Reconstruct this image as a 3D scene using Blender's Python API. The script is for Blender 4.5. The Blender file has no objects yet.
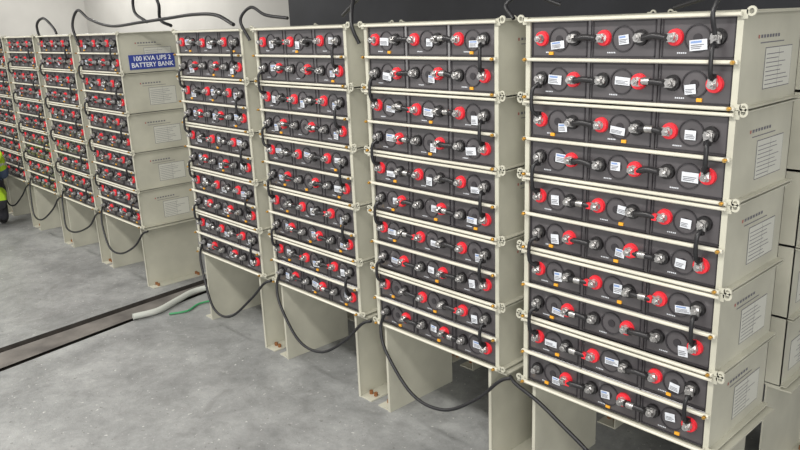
import bpy, math, random, bmesh
from mathutils import Vector, Euler, Matrix
random.seed(7)
W,G,AISLE,B,D,H=0.7165,0.1327,0.8441,0.45,0.43,0.27
NM=5
# ------------------------------------------------------------------ materials
def new_mat(name,col,rough=0.5,metal=0.0,noise=0.0,scale=8.0,bump=0.0,spec=0.5,col2=None,detail=6,coat=0.0):
    m=bpy.data.materials.new(name); m.use_nodes=True
    nt=m.node_tree; b=nt.nodes['Principled BSDF']
    b.inputs['Base Color'].default_value=(*col,1); b.inputs['Roughness'].default_value=rough
    b.inputs['Metallic'].default_value=metal
    b.inputs['Specular IOR Level'].default_value=spec
    b.inputs['Coat Weight'].default_value=coat
    if noise or bump or col2:
        tc=nt.nodes.new('ShaderNodeTexCoord'); n=nt.nodes.new('ShaderNodeTexNoise')
        n.inputs['Scale'].default_value=scale; n.inputs['Detail'].default_value=detail
        nt.links.new(tc.outputs['Object'],n.inputs['Vector'])
        if noise or col2:
            r=nt.nodes.new('ShaderNodeValToRGB')
            c2=col2 if col2 else tuple(c*(1-noise) for c in col)
            r.color_ramp.elements[0].position=0.35; r.color_ramp.elements[1].position=0.65
            r.color_ramp.elements[0].color=(*c2,1); r.color_ramp.elements[1].color=(*col,1)
            nt.links.new(n.outputs['Fac'],r.inputs['Fac']); nt.links.new(r.outputs['Color'],b.inputs['Base Color'])
        if bump:
            bp=nt.nodes.new('ShaderNodeBump'); bp.inputs['Strength'].default_value=bump; bp.inputs['Distance'].default_value=0.01
            nt.links.new(n.outputs['Fac'],bp.inputs['Height']); nt.links.new(bp.outputs['Normal'],b.inputs['Normal'])
    return m
M={}
M['cream']=new_mat('painted_steel_cream',(0.535,0.525,0.435),0.40,0,0.16,5.0,detail=10)
M['creambar']=new_mat('painted_bar_cream',(0.66,0.64,0.54),0.4,0,0.12,6.0)
M['case']=new_mat('battery_case_black',(0.082,0.075,0.080),0.30,0,0.25,9.0,spec=0.8)
M['case2']=new_mat('battery_trim_black',(0.032,0.029,0.033),0.40)
M['red']=new_mat('terminal_red',(0.80,0.03,0.045),0.34)
M['black']=new_mat('terminal_black',(0.012,0.011,0.012),0.35)
M['lug']=new_mat('lug_grey_metal',(0.62,0.61,0.60),0.28,0.85,0.35,60)
M['boot']=new_mat('link_black',(0.022,0.021,0.023),0.35)
M['brass']=new_mat('brass_bolt',(0.65,0.42,0.13),0.3,0.9)
M['white']=new_mat('sticker_white',(0.72,0.75,0.80),0.5,0,0.2,40)
M['blueink']=new_mat('sticker_blue',(0.20,0.30,0.55),0.5)
M['orange']=new_mat('sticker_orange',(0.80,0.38,0.03),0.5)
M['ink']=new_mat('ink_grey',(0.16,0.16,0.18),0.6)
M['logo']=new_mat('ink_dull_red',(0.38,0.14,0.12),0.6)
M['paper']=new_mat('label_paper',(0.58,0.58,0.52),0.5)
M['rubber']=new_mat('cable_black',(0.012,0.012,0.014),0.4)
M['grn']=new_mat('cable_green',(0.05,0.30,0.12),0.45)
M['conduit']=new_mat('conduit_white',(0.50,0.52,0.48),0.5)
M['rust']=new_mat('bolt_rusty',(0.30,0.13,0.05),0.6,0.4)
M['sign']=new_mat('sign_blue',(0.035,0.06,0.30),0.4)
M['signtxt']=new_mat('sign_text_white',(0.85,0.87,0.9),0.5)
names=list(M.keys())
# ------------------------------------------------------------------ mesh builder
class MB:
    def __init__(s): s.v=[];s.f=[];s.m=[];s.s=[]
    def add(s,vs,fs,mat,sm=False):
        o=len(s.v); s.v+= [tuple(v) for v in vs]
        for f in fs: s.f.append(tuple(i+o for i in f)); s.m.append(names.index(mat)); s.s.append(sm)
    def box(s,x0,x1,y0,y1,z0,z1,mat):
        vs=[(x0,y0,z0),(x1,y0,z0),(x1,y1,z0),(x0,y1,z0),(x0,y0,z1),(x1,y0,z1),(x1,y1,z1),(x0,y1,z1)]
        s.add(vs,[(0,3,2,1),(4,5,6,7),(0,1,5,4),(1,2,6,5),(2,3,7,6),(3,0,4,7)],mat)
    def fbox(s,x0,x1,y0,y1,z0,z1,c,mat):   # box with chamfered front (-Y) edge
        vs=[(x0+c,y0,z0+c),(x1-c,y0,z0+c),(x1-c,y0,z1-c),(x0+c,y0,z1-c),
            (x0,y0+c,z0),(x1,y0+c,z0),(x1,y0+c,z1),(x0,y0+c,z1),
            (x0,y1,z0),(x1,y1,z0),(x1,y1,z1),(x0,y1,z1)]
        fs=[(0,1,2,3)]
        for a in (0,4):
            for i in range(4):
                j=(i+1)%4; fs.append((a+i,a+4+i,a+4+j,a+j))
        fs.append((11,10,9,8)); s.add(vs,fs,mat)
    def cyl(s,cx,cz,r,y0,y1,n,mat,r2=None,sm=False,rot=0):  # axis Y, front at y0
        r2=r if r2 is None else r2
        vs=[(cx+r2*math.cos(rot+2*math.pi*i/n),y0,cz+r2*math.sin(rot+2*math.pi*i/n)) for i in range(n)]
        vs+=[(cx+r*math.cos(rot+2*math.pi*i/n),y1,cz+r*math.sin(rot+2*math.pi*i/n)) for i in range(n)]
        s.add(vs,[tuple(range(n))],mat)
        s.add(vs,[(i,n+i,n+(i+1)%n,(i+1)%n) for i in range(n)],mat,sm)
    def ring(s,cx,cz,ri,ro,y0,y1,n,mat,a0=0,a1=2*math.pi):
        full=abs(a1-a0-2*math.pi)<1e-6; k=n if full else n+1
        vs=[]
        for r in (ri,ro):
            for y in (y0,y1):
                for i in range(k):
                    a=a0+(a1-a0)*i/n; vs.append((cx+r*math.cos(a),y,cz+r*math.sin(a)))
        fs=[]
        for i in range(n):
            j=(i+1)%k
            fs+=[(i,j,2*k+j,2*k+i),(k+j,k+i,3*k+i,3*k+j),(j,i,k+i,k+j),(2*k+i,2*k+j,3*k+j,3*k+i)]
        s.add(vs,fs,mat)
    def tube(s,pts,r,mat,n=8,sub=6):
        P=[Vector(p) for p in pts]; Q=[]
        if len(P)>2 and sub>1:
            E=[P[0]*2-P[1]]+P+[P[-1]*2-P[-2]]
            for i in range(1,len(E)-2):
                for k in range(sub):
                    t=k/sub; a,b,c,d=E[i-1],E[i],E[i+1],E[i+2]
                    Q.append(0.5*((2*b)+(c-a)*t+(2*a-5*b+4*c-d)*t*t+(3*b-a-3*c+d)*t**3))
            Q.append(P[-1])
        else: Q=P
        vs=[];up=None
        for i,p in enumerate(Q):
            d=(Q[min(i+1,len(Q)-1)]-Q[max(i-1,0)]).normalized()
            if up is None:
                up=Vector((0,0,1)) if abs(d.z)<0.9 else Vector((0,1,0))
            a=(up-d*up.dot(d)).normalized(); up=a; b=d.cross(a)
            for k in range(n):
                t=2*math.pi*k/n; vs.append(p+a*(r*math.cos(t))+b*(r*math.sin(t)))
        fs=[]
        for i in range(len(Q)-1):
            for k in range(n):
                k2=(k+1)%n; fs.append((i*n+k,i*n+k2,(i+1)*n+k2,(i+1)*n+k))
        s.add(vs,fs,mat,True)
        s.add(vs[:n],[tuple(range(n))],mat); s.add(vs[-n:],[tuple(range(n))],mat)
    def mesh(s,name):
        me=bpy.data.meshes.new(name); me.from_pydata(s.v,[],s.f)
        used=sorted(set(s.m)); mp={u:i for i,u in enumerate(used)}
        for u in used: me.materials.append(M[names[u]])
        me.polygons.foreach_set('material_index',[mp[i] for i in s.m])
        me.polygons.foreach_set('use_smooth',s.s)
        me.update()
        bm=bmesh.new(); bm.from_mesh(me); bmesh.ops.recalc_face_normals(bm,faces=bm.faces); bm.to_mesh(me); bm.free()
        return me
def link(ob,parent=None):
    bpy.context.scene.collection.objects.link(ob)
    if parent: ob.parent=parent
    return ob
def obj(name,mb,parent=None,loc=(0,0,0)):
    o=bpy.data.objects.new(name,mb.mesh(name) if isinstance(mb,MB) else mb); o.location=loc
    return link(o,parent)
# ------------------------------------------------------------------ rack pieces (local: x in [-W/2,W/2], front at y=0, z up)
hw=W/2
def frame_mesh():
    b=MB(); t=0.004
    for k in range(NM):
        z0=B+k*H+0.003; z1=B+(k+1)*H-0.003
        for sx in (-1,1):
            xo=sx*hw
            def bx(xa,xb,*r): b.box(min(xa,xb),max(xa,xb),*r)
            bx(xo-sx*t,xo,0,D,z0,z1,'cream')                 # web
            bx(xo,xo+sx*0.020,0,D,z1-t,z1,'cream')           # top flange
            bx(xo,xo+sx*0.020,0,D,z0,z0+t,'cream')           # bottom flange
            bx(xo-sx*0.012,xo+sx*0.006,-0.006,0,z0,z1,'cream')   # front lip
            # lifting ear with hole
            ex=xo+sx*0.026
            b.ring(ex,z1+0.002,0.007,0.0135,-0.010,-0.004,14,'cream')
            bx(ex-sx*0.028,ex-sx*0.009,-0.010,-0.004,z1-0.018,z1+0.006,'cream')
            b.ring(ex,z0+0.010,0.006,0.012,-0.010,-0.004,12,'cream')
            bx(ex-sx*0.028,ex-sx*0.008,-0.010,-0.004,z0+0.002,z0+0.018,'cream')
        b.box(-hw,hw,0.02,D,z0,z0+0.003,'cream')
        b.box(-hw,hw,D-0.004,D,z0,z1,'cream')
        # front retaining bars
        for zc,hh in ((z0+0.005,0.005),((z0+z1)/2,0.0055),(z1-0.005,0.005)):
            b.fbox(-hw-0.004,hw+0.004,-0.024,-0.012,zc-hh,zc+hh,0.003,'creambar')
        for zc in ((z0+z1)/2,z0+0.007):
            for sx in (-1,1):
                b.cyl(sx*(hw-0.006),zc,0.0065,-0.032,-0.024,6,'brass')
                b.cyl(sx*(hw-0.006),zc,0.0035,-0.037,-0.032,8,'brass')
    b.box(-hw,hw,0,D,B+NM*H-0.003,B+NM*H-0.001,'cream')
    b.box(-hw,hw,0.0,D,B-0.006,B+0.002,'cream')
    # legs : outward facing channels
    for sx in (-1,1):
        xo=sx*(hw-0.045)
        def bx(xa,xb,*r): b.box(min(xa,xb),max(xa,xb),*r)
        bx(xo-sx*0.006,xo,0,D,0.0,B-0.006,'cream')
        bx(xo,xo+sx*0.085,0,D,0.0,0.006,'cream')
        bx(xo,xo+sx*0.085,0,D,B-0.012,B-0.006,'cream')
        bx(xo-sx*0.006,xo+sx*0.008,-0.004,0,0.0,B-0.006,'cream')
        for yy in (0.05,D-0.06):
            for xx in (0.028,0.062):
                c=(xo+sx*xx,yy)
                vs=[(c[0]+0.010*math.cos(i*math.pi/3),c[1]+0.010*math.sin(i*math.pi/3),z) for z in (0.006,0.024) for i in range(6)]
                b.add(vs,[tuple(range(6,12))]+[(i,(i+1)%6,6+(i+1)%6,6+i) for i in range(6)],'rust')
    # side stickers (documentation sheets)
    for k in range(NM):
        z=B+k*H
        for sx in (-1,1):
            x=sx*(hw+0.0006)
            def q(y0,y1,za,zb,mat,off=0.0):
                xx=x+sx*off
                b.add([(xx,y0,za),(xx,y1,za),(xx,y1,zb),(xx,y0,zb)],[(0,1,2,3)],mat)
            q(0.17,0.37,z+0.045,z+0.165,'ink'); q(0.1725,0.3675,z+0.0475,z+0.1625,'paper',0.0005)
            for r in range(8):
                zz=z+0.057+r*0.0125
                q(0.18,0.18+0.17*random.uniform(0.5,1),zz,zz+0.0022,'ink',0.001)
            q(0.27,0.2712,z+0.05,z+0.16,'ink',0.001)
            q(0.112,0.121,z+0.192,z+0.202,'logo',0.0005)
            for r in range(7): q(0.13+r*0.02,0.143+r*0.02,z+0.193,z+0.202,'ink',0.0005)
            q(0.13,0.30,z+0.178,z+0.181,'ink',0.0005)
    return b.mesh('rack_frame')
def cells_mesh(seed):
    rnd=random.Random(seed); b=MB(); t=MB()
    cw=(W-0.012)/3; chh=(H-0.012)/2
    term={}
    for k in range(NM):
        for row in (1,0):       # 1 = upper
            z0=B+k*H+0.006+row*(chh); zc=z0+chh/2+0.002
            for c in range(3):
                x0=-hw+0.006+c*cw; x1=x0+cw; xc=(x0+x1)/2
                b.fbox(x0+0.0012,x1-0.0012,0.004,D-0.01,z0+0.001,z0+chh-0.001,0.005,'case')
                e=0.010
                for (a,bb,cc,dd) in ((x0+e,x1-e,z0+e,z0+e+0.003),(x0+e,x1-e,z0+chh-e-0.003,z0+chh-e),
                                     (x0+e,x0+e+0.003,z0+e,z0+chh-e),(x1-e-0.003,x1-e,z0+e,z0+chh-e)):
                    b.box(a,bb,0.001,0.006,cc,dd,'case2')
                b.ring(xc,zc-0.002,0.036,0.0395,0.000,0.005,24,'case2')
                b.cyl(xc,zc-0.002,0.013,0.001,0.005,12,'case2')
                lx,rx=xc-0.066,xc+0.060
                pos,neg=(lx,rx) if row==1 else (rx,lx)
                tz=zc+rnd.uniform(-0.002,0.004)
                term[(k,row,c,'+')]=(pos,tz); term[(k,row,c,'-')]=(neg,tz)
                t.cyl(pos,tz,0.0255,-0.007,0.005,20,'red',0.0235,True)
                t.cyl(neg,tz,0.0245,-0.006,0.005,20,'black',0.023,True)
                for px in (pos,neg):
                    t.cyl(px,tz,0.0145,-0.011,-0.005,14,'lug')            # washer
                    t.cyl(px,tz,0.0115,-0.030,-0.020,6,'lug',rot=rnd.random())
                    t.cyl(px,tz,0.0055,-0.038,-0.030,8,'lug')
                if rnd.random()<0.92:
                    a=rnd.uniform(-0.12,0.12); w2,h2=rnd.choice(((0.017,0.014),(0.026,0.012),(0.016,0.017),(0.026,0.015)))
                    ox=xc+rnd.uniform(-0.016,0.024); oz=zc-0.012+rnd.uniform(-0.012,0.016)
                    def qd(u0,u1,v0,v1,mat,y):
                        t.add([(ox+u*math.cos(a)-v*math.sin(a),y,oz+u*math.sin(a)+v*math.cos(a)) for u,v in ((u0,v0),(u1,v0),(u1,v1),(u0,v1))],[(0,1,2,3)],mat)
                    qd(-w2,w2,-h2,h2,'white',-0.0012)
                    if rnd.random()<0.6: qd(-w2*0.85,w2*0.4,h2*0.40,h2*0.80,'blueink',-0.0018)
                    for q_ in range(3):
                        v=-h2*0.7+q_*h2*0.33; qd(-w2*0.85,w2*rnd.uniform(0.2,0.85),v,v+h2*0.16,'ink',-0.0018)
                if rnd.random()<0.5:
                    ox=xc+rnd.uniform(-0.03,0.03); oz=z0+0.020
                    t.box(ox-0.008,ox+0.008,-0.001,0.004,oz-0.005,oz+0.005,'orange')
                oz=z0+0.021; ox=xc-0.05+rnd.uniform(-0.01,0.01)
                for i in range(5):
                    t.add([(ox+i*0.006,0.0035,oz),(ox+i*0.006+0.004,0.0035,oz),(ox+i*0.006+0.004,0.0035,oz+0.004),(ox+i*0.006,0.0035,oz+0.004)],[(0,1,2,3)],'white')
    def lug(x,z,dx,dz,red=False):
        w=0.0125; L=0.030
        if dx:
            xa,xb=sorted((x-0.010*dx,x+dx*0.016)); t.box(xa,xb,-0.020,-0.011,z-w,z+w,'lug')
            xa,xb=sorted((x+0.014*dx,x+dx*L)); t.box(xa,xb,-0.026,-0.011,z-0.010,z+0.010,'red' if red else 'black')
        else:
            za,zb=sorted((z-0.010*dz,z+dz*0.018)); t.box(x-w,x+w,-0.020,-0.011,za,zb,'lug')
            za,zb=sorted((z+0.016*dz,z+dz*L)); t.box(x-0.009,x+0.009,-0.026,-0.011,za,zb,'red' if red else 'black')
    for k in range(NM):
        for row in (1,0):
            for c in range(2):
                if row==1: a=term[(k,row,c,'-')]; d=term[(k,row,c+1,'+')]
                else: a=term[(k,row,c,'+')]; d=term[(k,row,c+1,'-')]
                lug(a[0],a[1],1,0,row==0 and rnd.random()<0.5); lug(d[0],d[1],-1,0,row==1 and rnd.random()<0.5)
                y=-0.018
                t.tube([(a[0]+0.022,y,a[1]),((a[0]+d[0])/2,y-0.010,(a[1]+d[1])/2+rnd.uniform(0.001,0.008)),(d[0]-0.022,y,d[1])],0.0095,'boot',8,4)
                if rnd.random()<0.6:      # crimped silver barrel
                    mx=(a[0]+d[0])/2+rnd.uniform(-0.015,0.015)
                    t.tube([(mx-0.011,y-0.010,a[1]+0.004),(mx,y-0.011,a[1]+0.005),(mx+0.011,y-0.010,a[1]+0.004)],0.0115,'lug',8,2)
        a=term[(k,1,2,'-')]; d=term[(k,0,2,'+')]
        lug(a[0],a[1],0,-1); lug(d[0],d[1],0,1)
        j=rnd.uniform(-0.006,0.006)
        t.tube([(a[0],-0.020,a[1]-0.016),(a[0]+0.003+j,-0.036,a[1]-0.036),(d[0]+0.003+j,-0.036,d[1]+0.036),(d[0],-0.020,d[1]+0.016)],0.0068,'rubber',8,5)
        if k>0:
            a=term[(k,0,0,'-')]; d=term[(k-1,1,0,'+')]
            lug(a[0],a[1],0,-1); lug(d[0],d[1],0,1)
            xo=-0.010+j
            t.tube([(a[0],-0.020,a[1]-0.016),(a[0]+xo,-0.037,a[1]-0.038),(d[0]+xo,-0.037,d[1]+0.038),(d[0],-0.020,d[1]+0.016)],0.0068,'rubber',8,5)
    return b.mesh('battery_cells'),t.mesh('battery_terminals')
fm=frame_mesh(); variants=[cells_mesh(i) for i in (11,22,33,44)]
sagr=random.Random(5)
def rack(xright,i,back=False,first=False):
    e=bpy.data.objects.new('battery_rack',None); link(e)
    if back: e.location=(xright-hw,2*D+0.16,0); e.rotation_euler=(0,0,math.pi)
    else: e.location=(xright-hw,0,0)
    obj('frame',fm,e); c,t=variants[i%4]; obj('cells',c,e); obj('terminals',t,e)
    ax=-hw+0.006+(W-0.012)/6-0.066; az=B+0.075
    s=sagr.uniform(-0.05,0.03); u=sagr.uniform(-0.06,0.05)
    m=MB()
    if first:
        P=[(-hw-0.075,0.0,B-0.008),(-hw-0.02,-0.03,B-0.012),(-hw+0.10,-0.05,B-0.035),(-hw+0.22,-0.07,B-0.075),(-hw+0.34,-0.08,B-0.13),(0.12,-0.09,B-0.22),(0.26,-0.06,B-0.17),(hw,-0.02,B-0.04)]
    else:
        P=[(ax,-0.02,az-0.01),(ax-0.012,-0.035,az-0.08),(ax+0.05,-0.06,B-0.10),(-0.10+u,-0.09,B-0.24+s),(0.08+u,-0.08,B-0.25+s),(0.28,-0.05,B-0.14),(hw+0.02,-0.02,B-0.035),(hw+0.07,0.0,B-0.01)]
    m.tube(P,0.0075,'rubber',8,7); obj('link_cable',m,e)
    return e
xs=[]; x=0
for i in range(4): xs.append(x); x-=W+G
x=x+G-AISLE
for i in range(6): xs.append(x); x-=W+G
racks=[rack(v,i,False,i==0) for i,v in enumerate(xs)]
for i in range(4): rack(xs[i],i+1,True)
L1x=xs[4]
sg=bpy.data.objects.new('battery_bank_sign',None); link(sg); sg.location=(L1x+0.0025,0,0)
b=MB(); b.box(0,0.003,0.055,0.385,1.553,1.650,'sign'); obj('board',b,sg)
for j,(txt,z) in enumerate((("100 KVA UPS 2",1.610),("BATTERY BANK",1.567))):
    cu=bpy.data.curves.new('sign_text','FONT'); cu.body=txt; cu.size=0.043; cu.align_x='CENTER'; cu.offset=0.0006; cu.extrude=0.0004
    cu.materials.append(M['signtxt'])
    o=bpy.data.objects.new('lettering',cu); link(o,sg); o.location=(0.0042,0.220,z); o.rotation_euler=(math.pi/2,0,math.pi/2)
# ------------------------------------------------------------------ cables
def cable(name,pts,r,mat='rubber',parent=None):
    b=MB(); b.tube(pts,r,mat,8,8); return obj(name,b,parent)
zt=B+NM*H
cable('power_cable',[(-4.76,-0.02,1.72),(-4.80,-0.03,1.86),(-4.74,0.0,1.965),(-4.62,0.03,1.90),(-4.3,0.05,1.845),(-3.9,0.08,1.86),(-3.5,0.08,1.875),(-3.15,0.05,1.885),(-2.85,0.03,1.875),(-2.62,0.0,1.82)],0.010)
cable('power_cable',[(-3.85,0.10,1.86),(-4.02,0.10,1.93),(-3.98,0.10,2.06),(-3.78,0.10,2.07),(-3.66,0.10,1.97),(-3.70,0.12,1.87),(-3.60,0.14,1.83)],0.010)
cable('power_cable',[(-5.62,0,1.74),(-5.6,-0.02,1.88),(-5.48,0.0,1.93),(-5.36,0.02,1.86),(-5.3,0.02,1.81)],0.010)
cable('power_cable',[(-2.46,-0.01,1.74),(-2.50,-0.03,1.84),(-2.44,0.0,1.90),(-2.36,0.03,1.86),(-2.2,0.05,1.84)],0.008)
cable('power_cable',[(-1.60,-0.01,1.72),(-1.62,-0.03,1.80),(-1.66,0.02,1.90),(-1.72,0.1,1.91),(-1.9,0.15,1.84)],0.008)
cable('power_cable',[(-0.78,0.0,1.80),(-0.83,0.02,1.85),(-0.76,0.05,1.88),(-0.66,0.1,1.84)],0.007)
cable('power_cable',[(-0.055,-0.04,1.74),(-0.06,-0.05,1.80),(-0.06,0.0,1.86),(-0.12,0.1,1.85),(-0.3,0.2,1.815)],0.007)
cable('flexible_conduit',[(-3.60,-0.36,0.025),(-3.58,-0.20,0.025),(-3.66,-0.02,0.025),(-3.72,0.15,0.03),(-3.65,0.32,0.04),(-3.5,0.5,0.03),(-3.3,0.7,0.03)],0.021,'conduit')
cable('earth_cable',[(-3.50,-0.16,0.010),(-3.46,-0.05,0.010),(-3.52,0.08,0.010),(-3.46,0.25,0.012),(-3.36,0.5,0.012)],0.007,'grn')
# ------------------------------------------------------------------ crouching worker
def worker(loc,rotz):
    e=bpy.data.objects.new('worker_in_hi_vis_vest',None); link(e); e.location=loc; e.rotation_euler=(0,0,rotz)
    # local: faces +Y, right = +X
    J=[];E=[];R=[];K=[]
    def j(p,r,kind,par=None,rb=None):
        J.append(p); R.append((r,rb or r)); K.append(kind)
        if par is not None: E.append((par,len(J)-1))
        return len(J)-1
    pel=j((0,0,0.30),0.14,'leg',None,0.13)
    sp=j((0,-0.01,0.44),0.135,'vest',pel,0.12); ch=j((0,0.02,0.60),0.155,'vest',sp,0.125); ub=j((0,0.07,0.71),0.12,'vest',ch,0.10)
    nk=j((0,0.11,0.79),0.055,'skin',ub); hd=j((0,0.13,0.84),0.05,'skin',nk)
    for s in (-1,1):
        sh=j((s*0.17,0.07,0.69),0.075,'vest',ub); el=j((s*0.24,0.20,0.48),0.052,'shirt',sh); fa=j((s*0.23,0.33,0.50),0.042,'shirt',el); wr=j((s*0.19,0.43,0.54),0.028,'skin',fa)
        pm=j((s*0.18,0.48,0.555),0.034,'skin',wr,0.018)
        hp=j((s*0.10,0.02,0.27),0.105,'leg',pel); md=j((s*0.15,0.20,0.37),0.090,'leg',hp); kn=j((s*0.18,0.36,0.44),0.070,'leg',md)
        cf=j((s*0.17,0.24,0.26),0.066,'leg',kn); an=j((s*0.16,0.13,0.10),0.045,'leg',cf)
        bl=j((s*0.165,0.20,0.045),0.046,'shoe',an); to=j((s*0.17,0.30,0.035),0.036,'shoe',bl)
    me=bpy.data.meshes.new('body'); me.from_pydata(J,E,[]); o=bpy.data.objects.new('body_tmp',me); link(o)
    o.modifiers.new('s','SKIN'); ly=me.skin_vertices[0].data
    for i,r in enumerate(R): ly[i].radius=r
    ly[0].use_root=True
    sb=o.modifiers.new('u','SUBSURF'); sb.levels=2; sb.render_levels=2
    dg=bpy.context.evaluated_depsgraph_get(); dg.update()
    m2=bpy.data.meshes.new_from_object(o.evaluated_get(dg)); bpy.data.objects.remove(o)
    skin=new_mat('skin_brown',(0.30,0.16,0.10),0.55)
    mats={'vest':new_mat('vest_hi_vis',(0.55,0.85,0.04),0.6,0,0.15,12),'shirt':new_mat('shirt_blue',(0.10,0.14,0.25),0.8),
          'leg':new_mat('trousers_dark',(0.035,0.035,0.045),0.8),'shoe':new_mat('shoe_black',(0.015,0.014,0.014),0.4),'skin':skin,
          'strip':new_mat('reflective_strip',(0.65,0.66,0.66),0.3,0.3)}
    order=list(mats); m2.materials.clear()
    for k in order: m2.materials.append(mats[k])
    Jv=[Vector(p) for p in J]
    for f in m2.polygons:
        c=f.center; best=None;bd=9
        for i,p in enumerate(Jv):
            dd=(c-p).length-R[i][0]*0.8
            if dd<bd: bd=dd;best=i
        k=K[best]
        if k=='leg' and c.z>0.30 and c.y<0.06: k='vest'
        if k=='vest' and (0.44<c.z<0.475 or 0.60<c.z<0.63) : k='strip'
        f.material_index=order.index(k); f.use_smooth=True
    link(bpy.data.objects.new('body',m2),e)
    bm=bmesh.new(); bmesh.ops.create_uvsphere(bm,u_segments=28,v_segments=20,radius=0.1)
    for v in bm.verts:
        x,y,z=v.co; v.co=Vector((x*0.76,y*0.95,z*1.18))
        if z<0: v.co.x*=1+z*2.2; v.co.y=v.co.y*(1+z*1.2)+(-z)*0.12
        if y>0.07 and abs(x)<0.02 and -0.035<z<0.012: v.co.y+=0.020*(1-abs(x)/0.02)
        if y>0.07 and 0.008<z<0.028 and 0.02<abs(x)<0.05: v.co.y-=0.008
    hm=bpy.data.meshes.new('head'); bm.to_mesh(hm); bm.free(); hm.materials.append(skin)
    hair=new_mat('hair_black',(0.012,0.010,0.009),0.6); hm.materials.append(hair)
    for f in hm.polygons:
        f.use_smooth=True
        c=f.center
        if c.z>0.055 or (c.y<0.0 and c.z>-0.03): f.material_index=1
    head=bpy.data.objects.new('head',hm); link(head,e); head.location=(0,0.16,0.925); head.rotation_euler=(-0.25,0,0)
    def blob(nm,loc,sc,mat,par):
        bm=bmesh.new(); bmesh.ops.create_uvsphere(bm,u_segments=12,v_segments=8,radius=1); mm=bpy.data.meshes.new(nm); bm.to_mesh(mm); bm.free(); mm.materials.append(mat)
        for f in mm.polygons: f.use_smooth=True
        q=bpy.data.objects.new(nm,mm); link(q,par); q.location=loc; q.scale=sc
    eye=new_mat('eye_white',(0.7,0.7,0.7),0.2); iris=new_mat('iris_dark',(0.02,0.012,0.01),0.2); lip=new_mat('lips',(0.22,0.07,0.06),0.5)
    for s in (-1,1):
        blob('eye',(s*0.030,0.082,0.012),(0.012,0.008,0.008),eye,head); blob('iris',(s*0.030,0.089,0.012),(0.005,0.003,0.005),iris,head)
        blob('ear',(s*0.076,0.0,0.0),(0.010,0.018,0.030),skin,head)
    blob('mouth',(0,0.088,-0.052),(0.022,0.007,0.006),lip,head)
    fb=MB(); names.append('skin_f'); M['skin_f']=skin; h=0.485
    for s in (-1,1):
        for i,(dx,L) in enumerate(((-0.026,0.066),(-0.009,0.076),(0.009,0.072),(0.026,0.056))):
            x=s*0.18+dx; fb.tube([(x,h,0.557),(x,h+L*0.45,0.566),(x,h+L*0.8,0.556),(x,h+L,0.538)],0.0085,'skin_f',8,4)
        xt=s*0.18-s*0.03; fb.tube([(xt,h-0.03,0.550),(xt-s*0.025,h,0.552),(xt-s*0.028,h+0.03,0.545)],0.0095,'skin_f',8,4)
    obj('fingers',fb,e)
    return e
worker((-6.86,-0.33,0.0),math.pi/2)
# ------------------------------------------------------------------ room
def slab(name,x0,x1,y0,y1,z0,z1,mat,parent=None):
    me=bpy.data.meshes.new(name)
    vs=[(x0,y0,z0),(x1,y0,z0),(x1,y1,z0),(x0,y1,z0),(x0,y0,z1),(x1,y0,z1),(x1,y1,z1),(x0,y1,z1)]
    me.from_pydata(vs,[],[(0,3,2,1),(4,5,6,7),(0,1,5,4),(1,2,6,5),(2,3,7,6),(3,0,4,7)]); me.materials.append(mat)
    return link(bpy.data.objects.new(name,me),parent)
def floor_mat():
    m=bpy.data.materials.new('concrete_floor'); m.use_nodes=True; nt=m.node_tree; N=nt.nodes; Lk=nt.links
    b=N['Principled BSDF']; tc=N.new('ShaderNodeTexCoord')
    def noise(s,d,r=0.6,dist=0):
        n=N.new('ShaderNodeTexNoise'); n.inputs['Scale'].default_value=s; n.inputs['Detail'].default_value=d; n.inputs['Roughness'].default_value=r
        n.inputs['Distortion'].default_value=dist; Lk.new(tc.outputs['Object'],n.inputs['Vector']); return n
    def ramp(src,p0,p1,c0,c1):
        r=N.new('ShaderNodeValToRGB'); r.color_ramp.elements[0].position=p0; r.color_ramp.elements[1].position=p1
        r.color_ramp.elements[0].color=(*c0,1); r.color_ramp.elements[1].color=(*c1,1); Lk.new(src.outputs['Fac'],r.inputs['Fac']); return r
    def mix(kind,f,a,c):
        x=N.new('ShaderNodeMixRGB'); x.blend_type=kind
        if hasattr(f,'outputs'): Lk.new(f.outputs[0],x.inputs[0])
        else: x.inputs[0].default_value=f
        Lk.new(a.outputs[0],x.inputs[1])
        if hasattr(c,'outputs'): Lk.new(c.outputs[0],x.inputs[2])
        else: x.inputs[2].default_value=(*c,1)
        return x
    r1=ramp(noise(1.6,10,0.65,0.5),0.36,0.64,(0.225,0.230,0.232),(0.335,0.341,0.342))
    r2=ramp(noise(5,14,0.8,0.3),0.36,0.66,(0.70,0.70,0.69),(1.15,1.15,1.13))
    c=mix('MULTIPLY',1.0,r1,r2)
    c=mix('MIX',ramp(noise(2.3,8,0.7,1.2),0.57,0.66,(0,0,0),(0.5,0.5,0.5)),c,(0.155,0.156,0.154))
    c=mix('MIX',ramp(noise(11,6,0.65),0.62,0.70,(0,0,0),(0.42,0.42,0.42)),c,(0.44,0.44,0.43))
    c=mix('MIX',ramp(noise(38,3,0.6),0.66,0.70,(0,0,0),(0.6,0.6,0.6)),c,(0.10,0.095,0.09))
    c=mix('MIX',ramp(noise(52,2,0.5,0.4),0.70,0.73,(0,0,0),(0.8,0.8,0.8)),c,(0.58,0.58,0.56))
    Lk.new(c.outputs[0],b.inputs['Base Color']); b.inputs['Roughness'].default_value=0.5
    bp=N.new('ShaderNodeBump'); bp.inputs['Strength'].default_value=0.4; bp.inputs['Distance'].default_value=0.004
    Lk.new(noise(60,4).outputs['Fac'],bp.inputs['Height']); Lk.new(bp.outputs['Normal'],b.inputs['Normal'])
    return m
FM=floor_mat()
trm=new_mat('trench_dust',(0.20,0.185,0.168),0.9,0,0,4.0,0.6,0.2,col2=(0.105,0.097,0.09),detail=10)
wl=new_mat('wall_paint_offwhite',(0.52,0.51,0.48),0.8,0,0.12,1.5)
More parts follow.
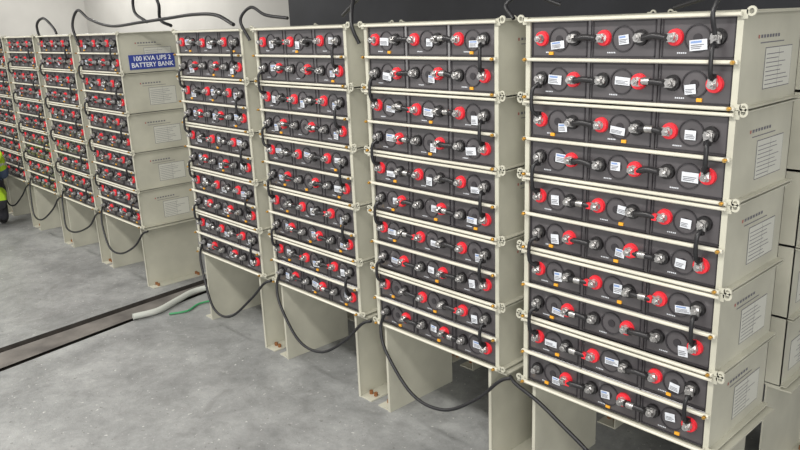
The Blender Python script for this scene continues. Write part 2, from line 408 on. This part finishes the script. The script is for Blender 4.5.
wd=new_mat('wall_paint_dark',(0.040,0.042,0.050),0.6,0,0.3,2.0)
cl=new_mat('ceiling_paint',(0.70,0.70,0.69),0.9)
me=bpy.data.meshes.new('floor')
V=[];F=[];MI=[]
def quad(a,b_,c,d,mi):
    o=len(V); V.extend([a,b_,c,d]); F.append((o,o+1,o+2,o+3)); MI.append(mi)
Y0,Y1,X0,X1=-5.0,3.2,-13,4.0
fl=lambda y,o=0: -3.93-0.12*y+o
fr=lambda y,o=0: -3.66-0.18*y+o
quad((X0,Y0,0),(fl(Y0),Y0,0),(fl(Y1),Y1,0),(X0,Y1,0),0); quad((fr(Y0),Y0,0),(X1,Y0,0),(X1,Y1,0),(fr(Y1),Y1,0),0)
dz=-0.05; zs=-0.014
quad((fl(Y0),Y0,dz),(fr(Y0),Y0,dz),(fr(Y1),Y1,dz),(fl(Y1),Y1,dz),2)
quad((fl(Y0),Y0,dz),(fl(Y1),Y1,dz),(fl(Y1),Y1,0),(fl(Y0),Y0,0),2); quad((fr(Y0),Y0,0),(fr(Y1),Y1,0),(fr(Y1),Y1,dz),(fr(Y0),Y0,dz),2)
a,c_=0.04,-0.075
quad((fl(Y0,a),Y0,zs),(fr(Y0,c_),Y0,zs),(fr(Y1,c_),Y1,zs),(fl(Y1,a),Y1,zs),1)
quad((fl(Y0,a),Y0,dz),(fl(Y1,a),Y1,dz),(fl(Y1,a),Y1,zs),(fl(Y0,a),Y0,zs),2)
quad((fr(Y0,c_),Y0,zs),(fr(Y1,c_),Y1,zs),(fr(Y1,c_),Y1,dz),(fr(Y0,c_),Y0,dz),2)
me.from_pydata(V,[],F)
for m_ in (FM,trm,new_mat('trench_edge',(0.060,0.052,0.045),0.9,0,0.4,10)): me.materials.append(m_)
me.polygons.foreach_set('material_index',MI); link(bpy.data.objects.new('floor',me))
slab('wall_back',-13,-6.7,3.2,3.3,-0.05,3.4,wl)
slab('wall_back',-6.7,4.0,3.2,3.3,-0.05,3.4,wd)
slab('wall_left',-13.1,-13,-5,3.3,-0.05,3.4,wl)
slab('ceiling',-13.1,4.0,-5,3.3,3.4,3.5,cl)
# ------------------------------------------------------------------ lights
wr=bpy.data.worlds.new('World'); bpy.context.scene.world=wr; wr.use_nodes=True
bg=wr.node_tree.nodes['Background']; bg.inputs[0].default_value=(1.0,0.99,0.97,1); bg.inputs[1].default_value=0.9
def area(name,loc,rot,sx,sy,p,col=(1,1,1)):
    l=bpy.data.lights.new(name,'AREA'); l.shape='RECTANGLE'; l.size=sx; l.size_y=sy; l.energy=p; l.color=col
    o=bpy.data.objects.new(name,l); o.location=loc; o.rotation_euler=rot; link(o)
area('overhead_fill',(-1.0,-2.0,3.35),(0,0,0),4,0.4,140,(1,0.97,0.92))  # unseen lamp added overhead as front fill for the racks
area('overhead_fill',(-6.0,-2.0,3.35),(0,0,0),4,0.4,160,(1,0.97,0.92))  # second added overhead fill, further along the row
area('overhead_fill',(-10.0,2.0,3.35),(0,0,0),4,0.6,140,(1,0.98,0.95))  # unseen lamp added to brighten the left part of the back wall
area('front_right_fill',(2.6,-3.6,2.3),(math.radians(72),0,math.radians(48)),1.4,1.1,100,(1,0.98,0.95))  # added out-of-frame fill panel aimed at the racks, no modelled window
# ------------------------------------------------------------------ camera
cam=bpy.data.cameras.new('camera'); co=bpy.data.objects.new('camera',cam); link(co)
co.location=(0.8785,-2.0865,1.8107); co.rotation_euler=(1.3,0.0378,0.8188)
cam.sensor_width=36; cam.lens=738.48/800*36; cam.clip_start=0.05
bpy.context.scene.camera=co
bpy.context.scene.view_settings.view_transform='Standard'
